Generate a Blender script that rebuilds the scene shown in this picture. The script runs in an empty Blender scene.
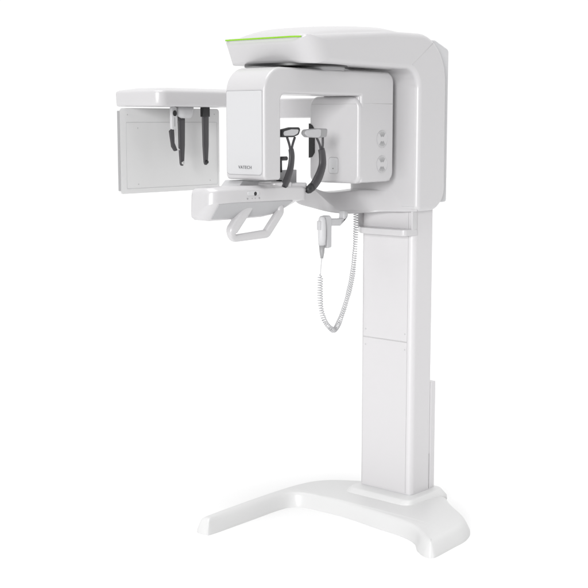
import bpy, bmesh, math, random
from mathutils import Vector, Matrix
R = math.radians
random.seed(4)
scene = bpy.context.scene
COL = scene.collection

# ------------------------------------------------------------------ materials
def mat(name, color, rough=.4, spec=.5, coat=0., bump=0., bscale=400., metal=0., var=0.):
    m = bpy.data.materials.new(name); m.use_nodes = True
    nt = m.node_tree; b = nt.nodes['Principled BSDF']
    b.inputs['Base Color'].default_value = (*color, 1)
    b.inputs['Roughness'].default_value = rough
    b.inputs['Specular IOR Level'].default_value = spec
    b.inputs['Coat Weight'].default_value = coat
    b.inputs['Coat Roughness'].default_value = .28
    b.inputs['Metallic'].default_value = metal
    tc = nt.nodes.new('ShaderNodeTexCoord')
    n = nt.nodes.new('ShaderNodeTexNoise'); n.inputs['Scale'].default_value = bscale
    n.inputs['Detail'].default_value = 3
    nt.links.new(tc.outputs['Object'], n.inputs['Vector'])
    if bump:
        bp = nt.nodes.new('ShaderNodeBump'); bp.inputs['Strength'].default_value = bump
        bp.inputs['Distance'].default_value = .0006
        nt.links.new(n.outputs['Fac'], bp.inputs['Height']); nt.links.new(bp.outputs['Normal'], b.inputs['Normal'])
    n2 = nt.nodes.new('ShaderNodeTexNoise'); n2.inputs['Scale'].default_value = 3.5; n2.inputs['Detail'].default_value = 4
    nt.links.new(tc.outputs['Object'], n2.inputs['Vector'])
    mr = nt.nodes.new('ShaderNodeMapRange'); mr.inputs['To Min'].default_value = rough - .012; mr.inputs['To Max'].default_value = rough + .012
    nt.links.new(n2.outputs['Fac'], mr.inputs['Value']); nt.links.new(mr.outputs['Result'], b.inputs['Roughness'])
    return m

WHITE = mat('gloss_white_paint', (.505, .498, .507), .30, .7, .35)
WPANEL = mat('satin_white_plastic', (.53, .53, .54), .42, .45, .05, .05, 900)
WARM = mat('painted_steel_column', (.56, .55, .56), .40, .7, .35, .03, 700)
BASEW = mat('base_white_shell', (.60, .60, .60), .42, .5, .25)
PALE = mat('pale_grey_plastic', (.46, .46, .47), .4)
RECEPT = mat('receptor_satin_grey', (.62, .62, .62), .30, .5, .1, .03, 600)
UNDERSHADE = mat('undercut_shade_grey', (.40, .40, .41), .35)  # shade of the housing undercut, put into the colour
MIDG = mat('mid_grey_plastic', (.30, .30, .305), .45)
SEAM = mat('seam_shadow_gap', (.45, .445, .45), .6)
DARK = mat('charcoal_soft_plastic', (.042, .040, .044), .42, .5, .1, .08, 500)
BLACK = mat('black_plastic', (.008, .008, .009), .35)
RIM = mat('black_rubber_rim', (.02, .02, .022), .5)
LETTER = mat('dark_grey_lettering', (.12, .12, .125), .5)
STEEL = mat('brushed_steel_ball', (.6, .6, .6), .25, .5, 0, 0, 400, .9)
CORD = mat('coiled_cord_pvc', (.46, .46, .47), .45)
GREEN = mat('green_light_strip', (.22, .50, .008), .4)
g = GREEN.node_tree.nodes['Principled BSDF']
g.inputs['Emission Color'].default_value = (.33, .86, .0, 1); g.inputs['Emission Strength'].default_value = .04
FLOOR = mat('white_studio_floor', (.825, .825, .825), .8, .2)

# ------------------------------------------------------------------ helpers
def finish(name, me, m, parent=None, bevel=0, seg=4, ang=35, weight=False, smooth=True, wn=True):
    me.materials.append(m)
    if smooth:
        for p in me.polygons: p.use_smooth = True
    o = bpy.data.objects.new(name, me); COL.objects.link(o)
    if parent: o.parent = parent
    if bevel:
        b = o.modifiers.new('bevel', 'BEVEL'); b.width = bevel; b.segments = seg
        b.limit_method = 'WEIGHT' if weight else 'ANGLE'; b.angle_limit = R(ang)
        b.harden_normals = False; b.use_clamp_overlap = True
    if wn and smooth:
        w = o.modifiers.new('wn', 'WEIGHTED_NORMAL'); w.keep_sharp = True; w.weight = 60
    return o

def mesh(name, V, F):
    me = bpy.data.meshes.new(name); me.from_pydata([tuple(v) for v in V], [], F); me.update()
    bm = bmesh.new(); bm.from_mesh(me); bmesh.ops.recalc_face_normals(bm, faces=bm.faces); bm.to_mesh(me); bm.free()
    return me

def rpoly(pts, r, seg=8):
    """polygon with rounded corners; r is one radius or a list"""
    n = len(pts); out = []
    for i, p in enumerate(pts):
        rr = r[i] if isinstance(r, (list, tuple)) else r
        p = Vector(p); a = Vector(pts[i-1]); b = Vector(pts[(i+1) % n])
        if rr <= 0: out.append(tuple(p)); continue
        u = (a-p).normalized(); v = (b-p).normalized()
        th = u.angle(v); t = min(rr/math.tan(th/2), .49*(a-p).length, .49*(b-p).length)
        rr = t*math.tan(th/2)
        c = p+(u+v).normalized()*rr/math.sin(th/2)
        s = (p+u*t)-c; e = (p+v*t)-c
        a0 = math.atan2(s.y, s.x); da = math.atan2(e.y, e.x)-a0
        while da > math.pi: da -= 2*math.pi
        while da < -math.pi: da += 2*math.pi
        for k in range(seg+1):
            w = a0+da*k/seg; out.append((c.x+rr*math.cos(w), c.y+rr*math.sin(w)))
    return out

def place(ax, a, b, c):
    """profile coordinates (a,b) and depth c to xyz; ax is the extrusion axis"""
    return {'X': (c, a, b), 'Y': (a, c, b), 'Z': (a, b, c)}[ax]

def prism(name, poly, ax, lo, hi, m, parent=None, bevel=0, seg=4, lof=None, hif=None, **k):
    n = len(poly)
    V = [place(ax, a, b, lof(a, b) if lof else lo) for a, b in poly] + [place(ax, a, b, hif(a, b) if hif else hi) for a, b in poly]
    F = [list(range(n)), list(range(n, 2*n))] + [[i, (i+1) % n, n+(i+1) % n, n+i] for i in range(n)]
    me = mesh(name, V, F)
    if not bevel:
        at = me.attributes.new('sharp_edge', 'BOOLEAN', 'EDGE')
        for e in me.edges: at.data[e.index].value = (e.vertices[0] < n) == (e.vertices[1] < n)
    return finish(name, me, m, parent, bevel, seg, **k)

def box(name, x, y, z, m, parent=None, bevel=.004, seg=3, **k):
    return prism(name, [(x[0], y[0]), (x[1], y[0]), (x[1], y[1]), (x[0], y[1])], 'Z', z[0], z[1], m, parent, bevel, seg, **k)

def rect(x0, x1, y0, y1): return [(x0, y0), (x1, y0), (x1, y1), (x0, y1)]

def flat_cap(pts2, off):
    from mathutils.geometry import tessellate_polygon
    return [[off+i for i in t] for t in tessellate_polygon([[Vector((a, b, 0)) for a, b in pts2]])]

def loft(name, rings, m, parent=None, caps=True, yz=False, **k):
    n = len(rings[0]); V = [v for r in rings for v in r]; F = []
    for j in range(len(rings)-1):
        for i in range(n):
            F.append([j*n+i, j*n+(i+1) % n, (j+1)*n+(i+1) % n, (j+1)*n+i])
    if yz: F += flat_cap([(v[1], v[2]) for v in rings[0]], 0)+flat_cap([(v[1], v[2]) for v in rings[-1]], (len(rings)-1)*n)
    elif caps: F.append(list(range(n))); F.append([(len(rings)-1)*n+i for i in range(n)])
    me = mesh(name, V, F)
    if yz:
        at = me.attributes.new('sharp_edge', 'BOOLEAN', 'EDGE'); hi = (len(rings)-1)*n
        for e in me.edges:
            a, b = e.vertices; at.data[e.index].value = (a < n and b < n) or (a >= hi and b >= hi)
    return finish(name, me, m, parent, **k)

def catmull(P, per=8, closed=False):
    P = [Vector(p) for p in P]; n = len(P); out = []
    rng = n if closed else n-1
    for i in range(rng):
        if closed: p0, p1, p2, p3 = P[i-1], P[i], P[(i+1) % n], P[(i+2) % n]
        else: p0, p1, p2, p3 = P[max(i-1, 0)], P[i], P[i+1], P[min(i+2, n-1)]
        for k in range(per):
            t = k/per
            out.append(.5*((2*p1)+(p2-p0)*t+(2*p0-5*p1+4*p2-p3)*t*t+(3*p1-p0-3*p2+p3)*t**3))
    if not closed: out.append(P[-1])
    return out

def tube_mesh(name, path, rad, sides=10, closed=False, sx=1., sy=1., ref=None, pw=1.):
    """sweep an ellipse along a path; rad is a number or a list"""
    P = [Vector(p) for p in path]; n = len(P); V = []; F = []
    N = None
    for i, p in enumerate(P):
        t = (P[(i+1) % n]-P[i-1]) if closed else (P[min(i+1, n-1)]-P[max(i-1, 0)])
        t.normalize()
        if ref is not None:
            N = (Vector(ref)-t*t.dot(Vector(ref))).normalized()
        elif N is None:
            a = Vector((0, 0, 1)) if abs(t.z) < .9 else Vector((1, 0, 0)); N = (a-t*a.dot(t)).normalized()
        else: N = (N-t*N.dot(t)).normalized()
        B = t.cross(N); r = rad[i] if isinstance(rad, (list, tuple)) else rad
        for k in range(sides):
            w = 2*math.pi*k/sides; ca, sa = math.cos(w), math.sin(w); V.append(p+N*math.copysign(abs(ca)**pw, ca)*r*sx+B*math.copysign(abs(sa)**pw, sa)*r*sy)
    for j in range(n if closed else n-1):
        for k in range(sides):
            j2 = (j+1) % n
            F.append([j*sides+k, j*sides+(k+1) % sides, j2*sides+(k+1) % sides, j2*sides+k])
    if not closed: F.append(list(range(sides))); F.append([(n-1)*sides+k for k in range(sides)])
    return mesh(name, V, F)

def tube(name, path, rad, m, parent=None, sides=12, **k):
    return finish(name, tube_mesh(name, path, rad, sides, **k), m, parent, wn=False)

def disc(name, c, ax, r, h, m, parent=None, n=40, bevel=0, k=1.):
    poly = [(c[0]+r*math.cos(2*math.pi*i/n), c[1]+r*k*math.sin(2*math.pi*i/n)) for i in range(n)]
    return prism(name, poly, ax, c[2], c[2]+h, m, parent, bevel, 2)

def join_into(o, others):
    """append the evaluated geometry of helper meshes to one mesh"""
    dg = bpy.context.evaluated_depsgraph_get(); bm = bmesh.new()
    mats = []
    for x in [o]+others:
        me = bpy.data.meshes.new_from_object(x.evaluated_get(dg)); m = x.data.materials[0]
        if m not in mats: mats.append(m)
        for p in me.polygons: p.material_index = mats.index(m)
        bm.from_mesh(me)
    me = bpy.data.meshes.new(o.name); bm.to_mesh(me); bm.free()
    for m in mats: me.materials.append(m)
    nm = o.name; par = o.parent
    for x in [o]+others: bpy.data.objects.remove(x)
    n = bpy.data.objects.new(nm, me); COL.objects.link(n); n.parent = par
    for p in me.polygons: p.use_smooth = True
    w = n.modifiers.new('wn', 'WEIGHTED_NORMAL'); w.keep_sharp = True
    return n

def seam_line(name, pts, w, m, parent, closed=False):
    return tube(name, pts, w, m, parent, 6, closed=closed)

# ------------------------------------------------------------------ setting
floor = prism('floor', rect(-30, 30, -30, 30), 'Z', -.05, 0, FLOOR); floor['kind'] = 'structure'

# ------------------------------------------------------------------ the machine
M = bpy.data.objects.new('dental_xray_machine', None); COL.objects.link(M)
M['label'] = 'tall white dental panoramic x-ray machine with overhead arm, side imaging panel and floor base'
M['category'] = 'x-ray machine'

# ---- base
ctrl = [(-.432, -.855), (-.415, -.876), (-.388, -.880), (-.360, -.872), (-.345, -.848), (-.350, -.60), (-.356, -.38), (-.335, -.30), (-.26, -.264), (-.04, -.256),
        (.16, -.280), (.33, -.298), (.43, -.338), (.495, -.405), (.55, -.441), (.580, -.446), (.596, -.437), (.603, -.41), (.592, -.27), (.58, -.15), (.53, -.04), (.43, .045),
        (.32, .12), (.22, .23), (.05, .27), (-.12, .22), (-.25, .125), (-.385, .035), (-.448, -.08), (-.464, -.30), (-.448, -.67), (-.438, -.82)]
out = catmull([(a, b, 0) for a, b in ctrl], 6, True)
def inset(P, d):
    n = len(P); Q = []
    for i in range(n):
        t = (P[(i+1) % n]-P[i-1]).normalized(); Q.append(P[i]+Vector((-t.y, t.x, 0))*d)
    for it in range(int(d*800)):
        Q = [(Q[i-1]+Q[i]*2+Q[(i+1) % n])/4 for i in range(n)]
    return Q
def hgt(p):                                   # shell swells a little towards the column
    return 1-.22*math.exp(-((p.x-.03)**2/.045+(p.y-.05)**2/.04))
rings = []
for d, z in [(.0, -.002), (.0, .004), (.001, .014), (.010, .040), (.017, .056), (.024, .064), (.032, .069), (.040, .0715)]:
    rings.append([(p.x, p.y, z) for p in inset(out, d)])
n = len(rings[0]); V = [v for r in rings for v in r]; F = []
for j in range(len(rings)-1):
    for i in range(n): F.append([j*n+i, j*n+(i+1) % n, (j+1)*n+(i+1) % n, (j+1)*n+i])
bm = bmesh.new(); bv = [bm.verts.new(v) for v in V]
for f in F: bm.faces.new([bv[i] for i in f])
from mathutils.geometry import tessellate_polygon
top0 = (len(rings)-1)*n
for tri in tessellate_polygon([[Vector((rings[-1][i][0], rings[-1][i][1], 0)) for i in range(n)]]): bm.faces.new([bv[top0+i] for i in tri])
for v in bm.verts: v.co.z *= hgt(v.co)
bmesh.ops.recalc_face_normals(bm, faces=bm.faces)
me = bpy.data.meshes.new('base'); bm.to_mesh(me); bm.free()
base = finish('base', me, BASEW, M, wn=False)
def rr(x0, x1, y0, y1, r, z): return [(a, b, z) for a, b in rpoly(rect(x0, x1, y0, y1), r, 8)]
loft('plinth_collar', [rr(-.200, .235, -.132, .25, .07, .040), rr(-.198, .233, -.128, .247, .065, .057), rr(-.176, .205, -.078, .228, .045, .085),
                       rr(-.173, .201, -.073, .225, .042, .0885), rr(-.168, .195, -.067, .22, .038, .090)], BASEW, base, wn=False)
loft('column_gasket', [rr(-.152, .160, -.003, .168, .025, .08), rr(-.152, .160, -.003, .168, .025, .0925)], PALE, base, wn=False)

# ---- column
col = prism('column', rpoly(rect(-.150, .158, 0, .16), [.012, .030, .012, .012], 8), 'Z', .085, 2.20, WARM, M, bevel=.0)
prism('front_panel', rect(-.1385, .127, -.0016, .004), 'Z', .098, .8385, WARM, col, .0015, 2)
prism('front_panel', rect(-.1385, .127, -.0016, .004), 'Z', .8425, 1.50, WARM, col, .0015, 2)
box('panel_gap', (-.1385, .127), (-.0008, .002), (.8390, .8420), SEAM, col, 0)
for x in (-.1395, .128): box('panel_gap', (x-.0008, x+.0008), (-.0004, .002), (.098, 1.5), SEAM, col, 0)
for x in (-.123, .115):
    for z in (.879, .803): 
        disc('screw', (x, z, -.0028), 'Y', .0034, .0015, PALE, col, 14)
prism('rear_channel', rpoly(rect(-.13, .155, .1605, .208), [.0, .01, .01, .0], 4), 'Z', .075, .625, WARM, col, .003, 2)
box('side_slot', (.15, .1592), (.146, .151), (.095, .27), SEAM, col, 0)

# ---- shelf under the head
sh = prism('accessory_shelf', rpoly([(-.158, -.022), (-.100, -.076), (.160, -.076), (.166, .02), (-.158, .02)], [.02, .03, .022, .004, .004], 6), 'Z', 1.354, 1.384, WHITE, M, .004, 3)
box('bracket', (-.156, -.146), (-.030, .02), (1.377, 1.475), WHITE, sh, .003)
box('bracket', (.154, .164), (-.020, .02), (1.377, 1.475), WHITE, sh, .003)

# ---- overhead arm: one C-shaped body seen from the side, its profile in Y-Z
prof = [(-.822, 2.238), (-.50, 2.262), (-.25, 2.281), (.190, 2.286), (.197, 1.468), (-.030, 1.466), (-.030, 2.118), (-.772, 2.126)]
rad = [.026, .9, .9, .215, .175, .028, .085, .028]
poly = rpoly(prof, rad, 10)
def leftx(a, b): return -.212 - .075*max(0, min(1, (-a-.05)/.6))**1.2
def rightx(a, b): return .2
# slices across the width: the rim is rounded all round, the two upright nose corners have a big radius
def inset2(P, d):
    n = len(P); Q = []
    for i in range(n):
        p = Vector(P[i]); u = (p-Vector(P[i-1])).normalized(); v = (Vector(P[(i+1) % n])-p).normalized()
        nu = Vector((-u.y, u.x)); nv = Vector((-v.y, v.x)); m_ = (nu+nv).normalized()
        Q.append(p+m_*d/max(.5, m_.dot(nu)))
    return Q
area2 = sum(poly[i-1][0]*poly[i][1]-poly[i][0]*poly[i-1][1] for i in range(len(poly)))
sgn = 1 if area2 > 0 else -1
RN, RR = .095, .022
ds = [RR*(1-math.sin(R(a))) for a in (90, 75, 60, 45, 30, 15, 0)]; ds = sorted(set([round(RR*(1-math.cos(R(a))), 5) for a in (0, 18, 36, 54, 72, 90)]+[.03, .04, .052, .066, .08, .095]))
def slice_(d, rn=RN):
    rin = RR-math.sqrt(max(0, RR*RR-(RR-min(d, RR))**2)); nose = rn-math.sqrt(max(0, rn*rn-(rn-min(d, rn))**2))
    return [(max(a, -.822+(2.238-b)*.446+rin+nose), b) for a, b in [tuple(q) for q in inset2(poly, rin*sgn)]]
rings = []
for d in ds: rings.append([(leftx(a, b)+d, a, b) for a, b in slice_(d, .035)])
rings.append([(-.02, a, b) for a, b in slice_(.2)])
for d in reversed(ds): rings.append([(.2-d, a, b) for a, b in slice_(d)])
arm = loft('overhead_arm', rings, WHITE, M, yz=True)
# crowned top cover
V = []; F = []; NU, NV = 40, 14
for i in range(NU+1):
    y = -.80+i/NU*(.86)
    ze = 2.240+.045*(1-((y+.15)/.67)**2) if y < -.15 else 2.285-.9*(y+.15)**2
    xl, xr = leftx(y, 0)+.012, .2-.010
    e = .5*(1+math.cos(math.pi*max(0, 1-(y+.80)/.10))) if y < -.70 else 1
    e = math.sqrt(max(0, 1-(max(0, -.70-y)/.10)**2)); tail = min(1, (.06-y)/.25)
    inx = .06*(1-e)
    for j in range(NV+1):
        u = j/NV*2-1; x = (xl+xr)/2+(xr-xl-2*inx)/2*u
        V.append((x, y, ze-.012+.036*(1-abs(u)**2.6)*e*tail-(.02 if j in (0, NV) else 0)))
for i in range(NU):
    for j in range(NV): a = i*(NV+1)+j; F.append([a, a+1, a+NV+2, a+NV+1])
finish('top_cover', mesh('top_cover', V, F), WHITE, arm, wn=False)
# green strip under the crown, wrapping the nose from one side to the other
pts = []
X0, X1, rN = -.279, .2, .092
for k in range(9): w = R(180+45+k*(45/8)); pts.append((X0+.030+.030*math.cos(w), -.8205+.030+.030*math.sin(w)))
for k in range(9): w = R(270+k*(34/8)); pts.append((X1-rN+rN*math.cos(w), -.8215+rN+rN*math.sin(w)))
V = []; F = []
for (x, y) in pts:
    c = Vector(((X0+X1)/2, -.5)); dr = (Vector((x, y))-c).normalized()*.0025
    V += [(x+dr.x, y+dr.y+.0010, 2.2290), (x+dr.x, y+dr.y-.0012, 2.2350), (x-dr.x*3, y-dr.y*3, 2.2350), (x-dr.x*3, y-dr.y*3, 2.2290)]
for i in range(len(pts)-1):
    for j in range(4): F.append([i*4+j, i*4+(j+1) % 4, i*4+4+(j+1) % 4, i*4+4+j])
strip = finish('light_strip', mesh('light_strip', V, F), GREEN, arm, wn=False)
# miter seam on the near side of the C and lower trim seam
seam_line('side_seam', [(.2001, -.085, 2.140), (.2001, .085, 2.250)], .0007, SEAM, arm)
seam_line('lower_seam', [(.06, -.0302, 1.4905), (.178, -.0302, 1.4905)], .0008, PALE, arm)
prism('rear_cover', rpoly([(.06, 1.50), (.262, 1.50), (.262, 2.222), (.15, 2.262), (.06, 2.262)], [.0, .012, .02, .02, 0], 5), 'X', -.17, .160, WPANEL, M, .006, 3)
disc('pivot_disc', (-.05, -.60, 2.1175), 'Z', .225, .010, BLACK, arm, 60)
disc('pivot_ring', (-.02, -.52, 2.105), 'Z', .14, .013, PALE, arm, 60)

# ---- rotating unit: inverted U, profile in Y-Z
ro = [(-.968, 1.643), (-.968, 2.108), (-.09, 2.108), (-.09, 1.61), (-.330, 1.61), (-.330, 1.998), (-.865, 1.998), (-.865, 1.643)]
rot = prism('rotating_unit', rpoly(ro, [.018, .105, .05, .045, .0, .0, .03, .012], 10), 'X', -.122, .102, WHITE, M, .014, 4)
# tube head front cover: a thin shell with a seam
ta = rpoly(rect(-.112, .088, 1.665, 2.010), [.016, .016, .004, .004], 6)
prism('tube_head_cover', ta, 'Y', -.9705, -.95, WPANEL, rot, .0015, 2)
gap = [(a, -.9688, b) for a, b in rpoly(rect(-.1135, .0895, 1.6635, 2.012), [.017, .017, .004, .004], 6)]
seam_line('cover_seam', gap, .0011, PALE, rot, closed=True)
# brand lettering
fc = bpy.data.curves.new('lettering', 'FONT'); fc.body = 'VATECH'; fc.size = .0185; fc.extrude = .0006; fc.align_x = 'CENTER'; fc.space_character = 1.12
fo = bpy.data.objects.new('lettering', fc); COL.objects.link(fo)
bpy.context.view_layer.update()
tm = bpy.data.meshes.new_from_object(fo.evaluated_get(bpy.context.evaluated_depsgraph_get())); bpy.data.objects.remove(fo)
tm.transform(Matrix.Translation((-.006, -.9712, 1.689)) @ Matrix.Rotation(R(90), 4, 'X'))
finish('brand_lettering', tm, LETTER, rot, smooth=False)
# sensor housing
sp = rpoly(rect(-.192, .09, 1.612, 1.9965), [.03, .0, .0, .045], 8)
sen = prism('sensor_housing', sp, 'Y', -.334, -.095, WHITE, rot, .006, 4)
pf = rpoly(rect(-.192, .1018, 1.606, 1.9975), [.03, .034, .055, .045], 8)
prism('sensor_face', pf, 'Y', -.348, -.290, WHITE, rot, .016, 6)
seam_line('hood_seam', [(-.175, -.3481, 1.962), (.084, -.3481, 1.962)], .0008, SEAM, rot)
seam_line('hood_seam', [(.1021, -.095, 1.964), (.1021, -.31, 1.964)], .0008, SEAM, rot)
prism('access_button', rpoly(rect(-.071, -.018, 1.650, 1.721), .011, 6), 'Y', -.3497, -.346, WPANEL, rot, .0008, 1)
seam_line('button_seam', [(a, -.3481, b) for a, b in rpoly(rect(-.0725, -.0165, 1.6485, 1.7225), .012, 6)], .0011, SEAM, rot, closed=True)
disc('indicator', (-.046, 1.672, -.3505), 'Y', .0025, .002, LETTER, rot, 12)
prism('sensor_window', [(-.191, 1.718), (-.172, 1.722), (-.157, 1.742), (-.157, 1.848), (-.172, 1.868), (-.191, 1.876)], 'Y', -.3525, -.340, BLACK, rot, .001, 1)
# two round vents, each with two fans of slots
for zc in (1.805, 1.690):
    parts = []
    a = disc('vent', (-.178, zc, .1010), 'X', .038, .0026, WHITE, rot, 40, .001)
    ring = tube('vr', [(.1035, -.178+.038*math.cos(w), zc+.038*math.sin(w)) for w in [2*math.pi*i/40 for i in range(40)]], .0011, PALE, None, 6, closed=True)
    parts.append(ring)
    for s in (1, -1):
        for k in range(-3, 4):
            w = R(90*s+k*12.5*1.0); c0, c1 = .012, .034
            p0 = Vector((.1035, -.178+c0*math.cos(w), zc+c0*math.sin(w))); p1 = Vector((.1035, -.178+c1*math.cos(w), zc+c1*math.sin(w)))
            parts.append(tube('vs', [p0, p1], .0017, MIDG, None, 6))
    bpy.context.view_layer.update()
    join_into(a, parts)

# ---- cephalometric arm to the far left
ceph = prism('cephalometric_arm', rpoly(rect(-.90, -.18, -.02, .10), .01, 4), 'Z', 1.902, 2.000, WHITE, M, .012, 4)
hp = rpoly(rect(-1.168, -.850, -.680, .12), [.012, .055, .05, .05], 12)
V = []; F = []
head = loft('cephalometric_head', [[(-1.0+(a+1.0)*s, -.28+(b+.28)*s2, z) for a, b in hp] for s, s2, z in
      [(.93, .980, 1.957), (.972, .990, 1.959), (.985, .996, 1.964), (.992, .998, 1.975), (1., 1., 2.018), (.994, .998, 2.025), (.982, .994, 2.029), (.92, .97, 2.035), (.6, .8, 2.046)]],
      WHITE, ceph, wn=False)
# receptor panel
rp = prism('image_receptor_panel', rpoly(rect(-.717, -.028, 1.530, 1.950), .018, 6), 'X', -1.110, -1.095, RECEPT, M, .003, 3)
seam_line('panel_seam', [(-1.0946, a, b) for a, b in rpoly(rect(-.676, -.046, 1.555, 1.880), .006, 3)], .0009, PALE, rp, closed=True)
box('edge_strip', (-1.1108, -1.0944), (-.7180, -.7155), (1.546, 1.936), MIDG, rp, .001)
for y, z in ((-.665, 1.918), (-.065, 1.922), (-.60, 1.852), (-.60, 1.575), (-.10, 1.578)):
    disc('screw', (y, z, -1.0960), 'X', .0034, .0020, SEAM, rp, 14)
# ear rods
def ear_rod(y, top, zb, holder):
    zs = [top, top-.03, zb+.10, zb+.04, zb+.015, zb+.006, zb+.001]
    ws = [.0225, .0225, .020, .0155, .0135, .0105, .005]
    rings = [[(-.97+a, y+b, z) for a, b in rpoly(rect(-.006, .006, -w, w), .005, 3)] for z, w in zip(zs, ws)]
    o = loft('ear_rod', rings, DARK, M, bevel=0, wn=False)
    disc('rod_tip', (y, zb+.016, -.966), 'X', .009, .010, BLACK if holder == 'dark' else STEEL, o, 20, .002)
    return o
r1 = ear_rod(-.421, 1.908, 1.664, 'steel')
loft('rod_mount', [[(-.97+a*s, -.400+b*s, z) for a, b in rpoly(rect(-.03, .03, -.052, .052), .028, 6)] for s, z in ((.55, 1.900), (.80, 1.906), (.93, 1.920), (1, 1.94), (1, 1.960))], PALE, r1, wn=False)
r2 = ear_rod(-.254, 1.950, 1.664, 'dark')
box('rod_mount', (-.983, -.959), (-.2775, -.2305), (1.908, 1.956), BLACK, r2, .003)
# nasion positioner
ns = prism('nasal_positioner', rpoly(rect(-.492, -.458, 1.845, 1.955), .006, 4), 'X', -.978, -.962, WPANEL, M, .002, 2)
disc('locking_knob', (-.474, 1.925, -.9625), 'X', .011, .006, BLACK, ns, 20, .001, 1.3)
box('scale_mark', (-.9625, -.9605), (-.476, -.472), (1.86, 1.905), MIDG, ns, 0)
prism('nasal_pad', [(-.502, 1.838), (-.482, 1.852), (-.474, 1.850), (-.472, 1.78), (-.458, 1.752), (-.452, 1.742), (-.470, 1.738), (-.488, 1.76)], 'X', -.977, -.965, DARK, ns, .002, 2)
seam_line('pad_edge', [(-.964, -.466, 1.85), (-.964, -.463, 1.78), (-.964, -.452, 1.752), (-.964, -.440, 1.744)], .003, WHITE, ns)

# ---- patient support: neck swept out of the C, then a beam along Y
def ring(V_, R_, D_, T_):   # near top, near ridge, keel, far top -> closed ring with rounded corners
    pts = [Vector(V_), Vector(R_), Vector(D_), Vector(T_)]
    res = []
    for i in range(4):
        p = pts[i]; a = pts[i-1]; b = pts[(i+1) % 4]; r = .09
        p0 = p+(a-p)*r; p1 = p+(b-p)*r
        for t in (0, .25, .5, .75, 1): res.append((p0*(1-t)**2+p*2*t*(1-t)+p1*t*t)[:])
    return res
ridge = [(.197, -.020, 1.470), (.129, -.031, 1.467), (.034, -.045, 1.464), (-.041, -.08, 1.464), (-.063, -.15, 1.467), (-.063, -.24, 1.475), (-.045, -.35, 1.501), (-.004, -.49, 1.559), (.032, -.58, 1.590), (.068, -.655, 1.600)]
valley = [(.12, -.015, 1.566), (.05, -.029, 1.564), (-.03, -.033, 1.562), (-.087, -.06, 1.563), (-.121, -.11, 1.559), (-.121, -.20, 1.558), (-.079, -.33, 1.562), (-.021, -.47, 1.580), (.015, -.57, 1.602), (.055, -.645, 1.606)]
keel = [(.12, -.01, 1.462), (.099, -.02, 1.460), (.026, -.03, 1.458), (-.035, -.08, 1.456), (-.05, -.17, 1.456), (-.045, -.28, 1.461), (-.02, -.42, 1.478), (-.005, -.55, 1.503), (.021, -.66, 1.524), (.045, -.72, 1.548)]
far = [(-.18, .0, 1.566), (-.19, -.01, 1.566), (-.2, -.02, 1.564), (-.205, -.05, 1.563), (-.205, -.11, 1.560), (-.19, -.2, 1.560), (-.16, -.33, 1.563), (-.12, -.47, 1.578), (-.10, -.57, 1.598), (-.09, -.645, 1.602)]
cur = [catmull(c, 5) for c in (valley, ridge, keel, far)]
sup = loft('patient_support', [ring(cur[0][i], cur[1][i], cur[2][i], cur[3][i]) for i in range(len(cur[0]))], WHITE, M, wn=False)
# control housing: cross-section in X-Z, lofted along Y with a rounded nose
def hs(y, top, bot, k, lo=0):
    pts = [(-.045, top), (.052+k, top+.002), (.076+k, top-.010), (.079+k, top-.060), (.079+k-.042, bot+.006), (.030+k, bot), (-.04, bot)]
    return [(a, y+(top-b)*-.10, b) for a, b in rpoly(pts, [.01, .012, .012, .006, .008, .008, .01], 4)]
hrings = []
for y, top, bot, k in [(-1.243, 1.600, 1.510, -.055), (-1.240, 1.611, 1.498, -.035), (-1.228, 1.617, 1.490, -.014), (-1.205, 1.620, 1.487, 0), (-1.10, 1.621, 1.486, 0), (-.90, 1.618, 1.486, 0), (-.84, 1.617, 1.492, 0), (-.76, 1.614, 1.515, 0), (-.70, 1.611, 1.535, 0), (-.675, 1.609, 1.543, -.004), (-.668, 1.606, 1.546, -.012)]:
    hrings.append(hs(y, top, bot, k))
hs_ = loft('control_housing', hrings, WHITE, sup, wn=False)
# thin skin added on the undercut, its shade put into a darker grey
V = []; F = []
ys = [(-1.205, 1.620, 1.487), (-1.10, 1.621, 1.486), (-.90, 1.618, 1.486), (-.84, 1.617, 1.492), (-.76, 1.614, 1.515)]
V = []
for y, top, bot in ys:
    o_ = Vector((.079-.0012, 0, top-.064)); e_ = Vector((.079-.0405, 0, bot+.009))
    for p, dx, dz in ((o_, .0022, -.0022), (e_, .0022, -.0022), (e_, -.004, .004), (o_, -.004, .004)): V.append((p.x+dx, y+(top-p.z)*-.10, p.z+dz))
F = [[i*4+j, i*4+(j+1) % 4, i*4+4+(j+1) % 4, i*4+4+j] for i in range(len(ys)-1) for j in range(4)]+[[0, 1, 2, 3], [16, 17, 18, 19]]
finish('undercut_shade', mesh('undercut_shade', V, F), UNDERSHADE, hs_, .001, 2)
disc('power_button', (-1.000, 1.590, .0750), 'X', .0085, .006, BLACK, hs_, 20, .001)
prism('button_plate', rpoly(rect(-1.045, -.975, 1.583, 1.600), .007, 4), 'X', .070, .0805, WPANEL, hs_, .001, 1)
for y in (-1.046, -1.018, -1.0, -.975): disc('indicator', (y, 1.571, .0770), 'X', .0035 if y in (-1.046, -.975) else .0016, .003, MIDG, hs_, 12)
# raised chin platform behind the rim
prism('chin_platform', rpoly([(-.985, 1.60), (-.945, 1.637), (-.70, 1.634), (-.66, 1.60)], .006, 3), 'X', -.15, -.045, PALE, sup, .004, 2)
# socket block that carries the two temple rests
prism('rest_socket', rpoly(rect(-.062, .064, -.855, -.745), [.03, .045, .02, .02], 8), 'Z', 1.57, 1.629, WHITE, sup, .006, 3)
prism('rest_socket', rpoly(rect(-.075, .058, -.760, -.640), [.01, .01, .02, .01], 5), 'Z', 1.57, 1.622, WHITE, sup, .006, 3)
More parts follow.
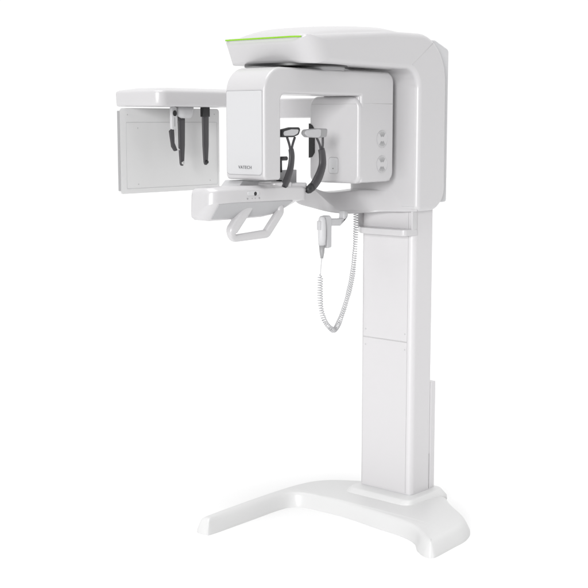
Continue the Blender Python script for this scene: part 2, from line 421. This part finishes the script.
# bite block holder
bb = box('bite_block', (-.075, -.045), (-.738, -.600), (1.59, 1.674), PALE, M, .003)
tube('bite_hook', [(-.04, -.716, 1.666), (-.04, -.717, 1.718), (-.04, -.710, 1.725), (-.04, -.675, 1.725)], .0095, DARK, bb, 10)

# temple rests
def temple_rest(path, wid, padc, w, tilt, faceplate, yoke):
    P = catmull(path, 8)
    n = len(P)
    radii = [wid*min(1, .62+1.1*i/(n-1))*(1.0-.30*(i/(n-1))) for i in range(n)]
    st = finish('temple_rest', tube_mesh('temple_rest', P, radii, 14, sx=1.0, sy=.55, ref=(0, 1, 0)), DARK, M, wn=False)
    top = P[-1]
    for s, e in zip((-1, 1), yoke):     # two prongs of the fork
        pp = catmull([tuple(top-Vector((0, s*-.002, .012))), (top.x, top.y+s*.010, top.z+.018), (top.x, e, padc[2]-.010)], 6)
        finish('fork_prong', tube_mesh('fork_prong', pp, .0062, 10, sx=.8, sy=.9, ref=(0, 1, 0)), DARK, st, wn=False)
    # the socket joint at the foot
    a = P[0]; dirv = (P[2]-P[0]).normalized()
    finish('foot_joint', tube_mesh('foot_joint', [a-dirv*.010, a+dirv*.004, a+dirv*.030], [wid*.45, wid*.68, wid*.74], 16, sx=1, sy=.75, ref=(0, 1, 0)), RIM, st, wn=False)
    return st
a1 = temple_rest([(.066, -.821, 1.584), (.062, -.800, 1.615), (.06, -.763, 1.680), (.06, -.752, 1.735), (.06, -.757, 1.768)], .0205, (0, -.70, 1.828), .06, 0, True, (-.782, -.732))
pp = rpoly([(-.826, 1.818), (-.750, 1.818), (-.715, 1.828), (-.700, 1.860), (-.765, 1.860), (-.826, 1.850)], [.014, .02, .016, .012, .03, .016], 6)
prism('pad_shell', pp, 'X', .046, .070, RIM, a1, .005, 3)
ip = rpoly([(-.816, 1.8245), (-.750, 1.8245), (-.727, 1.833), (-.718, 1.851), (-.765, 1.852), (-.816, 1.843)], [.01, .02, .010, .006, .02, .01], 6)
prism('pad_cushion', ip, 'X', .060, .0735, PALE, a1, .003, 3)
a2 = temple_rest([(.066, -.650, 1.590), (.062, -.608, 1.612), (.06, -.573, 1.648), (.06, -.550, 1.695), (.06, -.551, 1.739), (.06, -.558, 1.765)], .0265, (0, -.50, 1.826), .06, 0, False, (-.590, -.548))
p2 = rpoly([(-.682, 1.832), (-.660, 1.817), (-.580, 1.813), (-.530, 1.817), (-.524, 1.853), (-.59, 1.855), (-.670, 1.850)], [.014, .02, .03, .010, .007, .03, .016], 6)
prism('pad_shell', p2, 'X', .046, .070, MIDG, a2, .005, 3)
p3 = rpoly([(-.680, 1.833), (-.660, 1.819), (-.590, 1.815), (-.574, 1.822), (-.572, 1.850), (-.59, 1.853), (-.670, 1.848)], [.014, .02, .01, .010, .007, .01, .016], 6)
prism('pad_cushion', p3, 'X', .060, .0735, PALE, a2, .003, 3)

# grab handle: a closed slanting loop below the housing
lp = rpoly([(-1.005, 1.545), (-1.140, 1.408), (-.900, 1.416), (-.782, 1.535)], [.030, .022, .024, .024], 8)
Pn = [Vector((.045-.0*(1.53-b), a, b)) for a, b in lp]
rr_ = []
for p in Pn:
    u = (p.z-1.415)/.125; c_ = (p.y+1.140-.13*u)/.24      # 0 on the front post, 1 on the rear post
    rr_.append(.0155+.0085*max(0, 1-abs(c_)*5)*min(1, max(0, u*4))+.0030*max(0, 1-abs(c_-1)*5))
tube('grab_handle', Pn, rr_, WHITE, M, 28, closed=True, ref=(1, 0, 0), sx=.85, pw=.62)

# switch holder under the neck
hb = loft('switch_holder', [[(-.0+a, p[0]+b*c, p[1]+b*s) for a, b in rpoly(rect(-.016, .016, -.016, .016), .006, 3)] for p, c, s in
     [((-.328, 1.480), 1, 0), ((-.328, 1.458), 1, 0), ((-.332, 1.446), .95, .35), ((-.345, 1.436), .6, .75), ((-.365, 1.431), .1, 1), ((-.44, 1.435), 0, 1), ((-.452, 1.436), 0, 1)]], PALE, M, wn=False)
prism('cradle', rpoly([(-.478, 1.462), (-.445, 1.466), (-.432, 1.455), (-.432, 1.322), (-.462, 1.318), (-.468, 1.40)], .006, 4), 'X', -.020, .018, PALE, hb, .004, 3)

# ---- hand switch with coiled cord: lifts out of its holder, so it is a thing of its own
S = bpy.data.objects.new('exposure_switch', None); COL.objects.link(S); S.location = (0, -.5, 1.27)
S['label'] = 'white hand-held exposure switch on a thin coiled cord, hanging in the holder beside the column'
S['category'] = 'hand switch'
def local(o):
    o.matrix_parent_inverse = Matrix.Translation((0, .5, -1.27)); return o
hz = [(1.464, .008), (1.460, .014), (1.445, .018), (1.41, .0205), (1.37, .0195), (1.335, .0165)]
local(loft('switch_body', [[(.012+w*.9*math.cos(q), -.4945+(1.464-z)*.0+w*math.sin(q), z) for q in [2*math.pi*i/20 for i in range(20)]] for z, w in hz], WPANEL, S, wn=False))
local(loft('strain_relief', [[(.012+w*math.cos(q), -.4945+w*math.sin(q), z) for q in [2*math.pi*i/16 for i in range(16)]] for z, w in [(1.337, .0135), (1.30, .0105), (1.276, .006)]], MIDG, S, wn=False))
local(box('push_button', (.0, .022), (-.5175, -.5110), (1.405, 1.445), PALE, S, .002))
# cord path
straight = [(.012, -.4945, 1.28), (.010, -.4975, 1.245), (.008, -.4985, 1.205)]
loop = catmull([(.006, -.4985, 1.205), (.006, -.498, 1.08), (.016, -.485, 1.00), (.018, -.44, .952), (.0, -.385, .938), (-.03, -.31, .975), (-.055, -.23, 1.06), (-.085, -.155, 1.16), (-.115, -.10, 1.27), (-.130, -.075, 1.38), (-.135, -.070, 1.46)], 60)
L = [0]
for i in range(1, len(loop)): L.append(L[-1]+(loop[i]-loop[i-1]).length)
turns = int(L[-1]/.0115); path = list(catmull(straight, 5)); per = 12
Nn = Vector((1, 0, 0)); j = 0
for q in range(turns*per+1):
    s = L[-1]*q/(turns*per)
    while j < len(L)-2 and L[j+1] < s: j += 1
    f = (s-L[j])/(L[j+1]-L[j]+1e-9); c = loop[j].lerp(loop[j+1], f); t = (loop[j+1]-loop[j]).normalized()
    Nn = (Nn-t*Nn.dot(t)).normalized(); B = t.cross(Nn); w = 2*math.pi*q/per
    rc = .0105*(1+.07*math.sin(q*.021)+.05*math.sin(q*.063+1))*min(1, q/(per*1.5), (turns*per-q)/(per*1.0)+.15)
    path.append(c+(Nn*math.cos(w)+B*math.sin(w))*rc)
local(tube('coiled_cord', path, .0021, CORD, S, 6))

# ------------------------------------------------------------------ camera
cam = bpy.data.cameras.new('camera'); co = bpy.data.objects.new('camera', cam); COL.objects.link(co)
co.location = (3.58596, -4.72307, 1.88210)
co.rotation_euler = (R(90-7.896851), 0, R(41.5))
cam.sensor_width = 36; cam.lens = 1240/588*36; cam.clip_end = 200
scene.camera = co

# ------------------------------------------------------------------ light: a white studio
w = bpy.data.worlds.new('World'); scene.world = w; w.use_nodes = True
nt = w.node_tree; bg = nt.nodes['Background']
tc = nt.nodes.new('ShaderNodeTexCoord')
dp = nt.nodes.new('ShaderNodeVectorMath'); dp.operation = 'DOT_PRODUCT'
dp.inputs[1].default_value = (.663, -.749, 0)           # camera direction; world is dimmed this way to add contrast on the faces
nt.links.new(tc.outputs['Generated'], dp.inputs[0])
mr = nt.nodes.new('ShaderNodeMapRange'); mr.inputs['From Min'].default_value = -.5; mr.inputs['From Max'].default_value = .65
mr.inputs['To Min'].default_value = 1.04; mr.inputs['To Max'].default_value = .22
nt.links.new(dp.outputs['Value'], mr.inputs['Value'])
nt.links.new(mr.outputs['Result'], bg.inputs['Strength']); bg.inputs['Color'].default_value = (1, 1, 1, 1)

def area(name, loc, target, size, power, sy=None, col=(1, 1, 1)):
    l = bpy.data.lights.new(name, 'AREA'); l.size = size; l.energy = power; l.color = col
    if sy: l.shape = 'RECTANGLE'; l.size_y = sy
    o = bpy.data.objects.new(name, l); COL.objects.link(o); o.location = loc
    d = Vector(target)-Vector(loc); o.rotation_euler = d.to_track_quat('-Z', 'Y').to_euler(); return o
def sun(name, vec, e, ang):
    l = bpy.data.lights.new(name, 'SUN'); l.energy = e; l.angle = R(ang)
    o = bpy.data.objects.new(name, l); COL.objects.link(o); o.location = (0, 0, 5)
    o.rotation_euler = Vector(vec).to_track_quat('-Z', 'Y').to_euler(); return o
sun('overhead_fill_sun', (-.05, .12, -1), 2.15, 50)  # added overhead sun, keeps the floor and top faces white
sun('key_light', (-.44, .89, -.16), 2.35, 16)

scene.view_settings.view_transform = 'Standard'; scene.view_settings.look = 'None'
scene.view_settings.gamma = 1; scene.view_settings.exposure = 0
scene.render.engine = 'CYCLES'
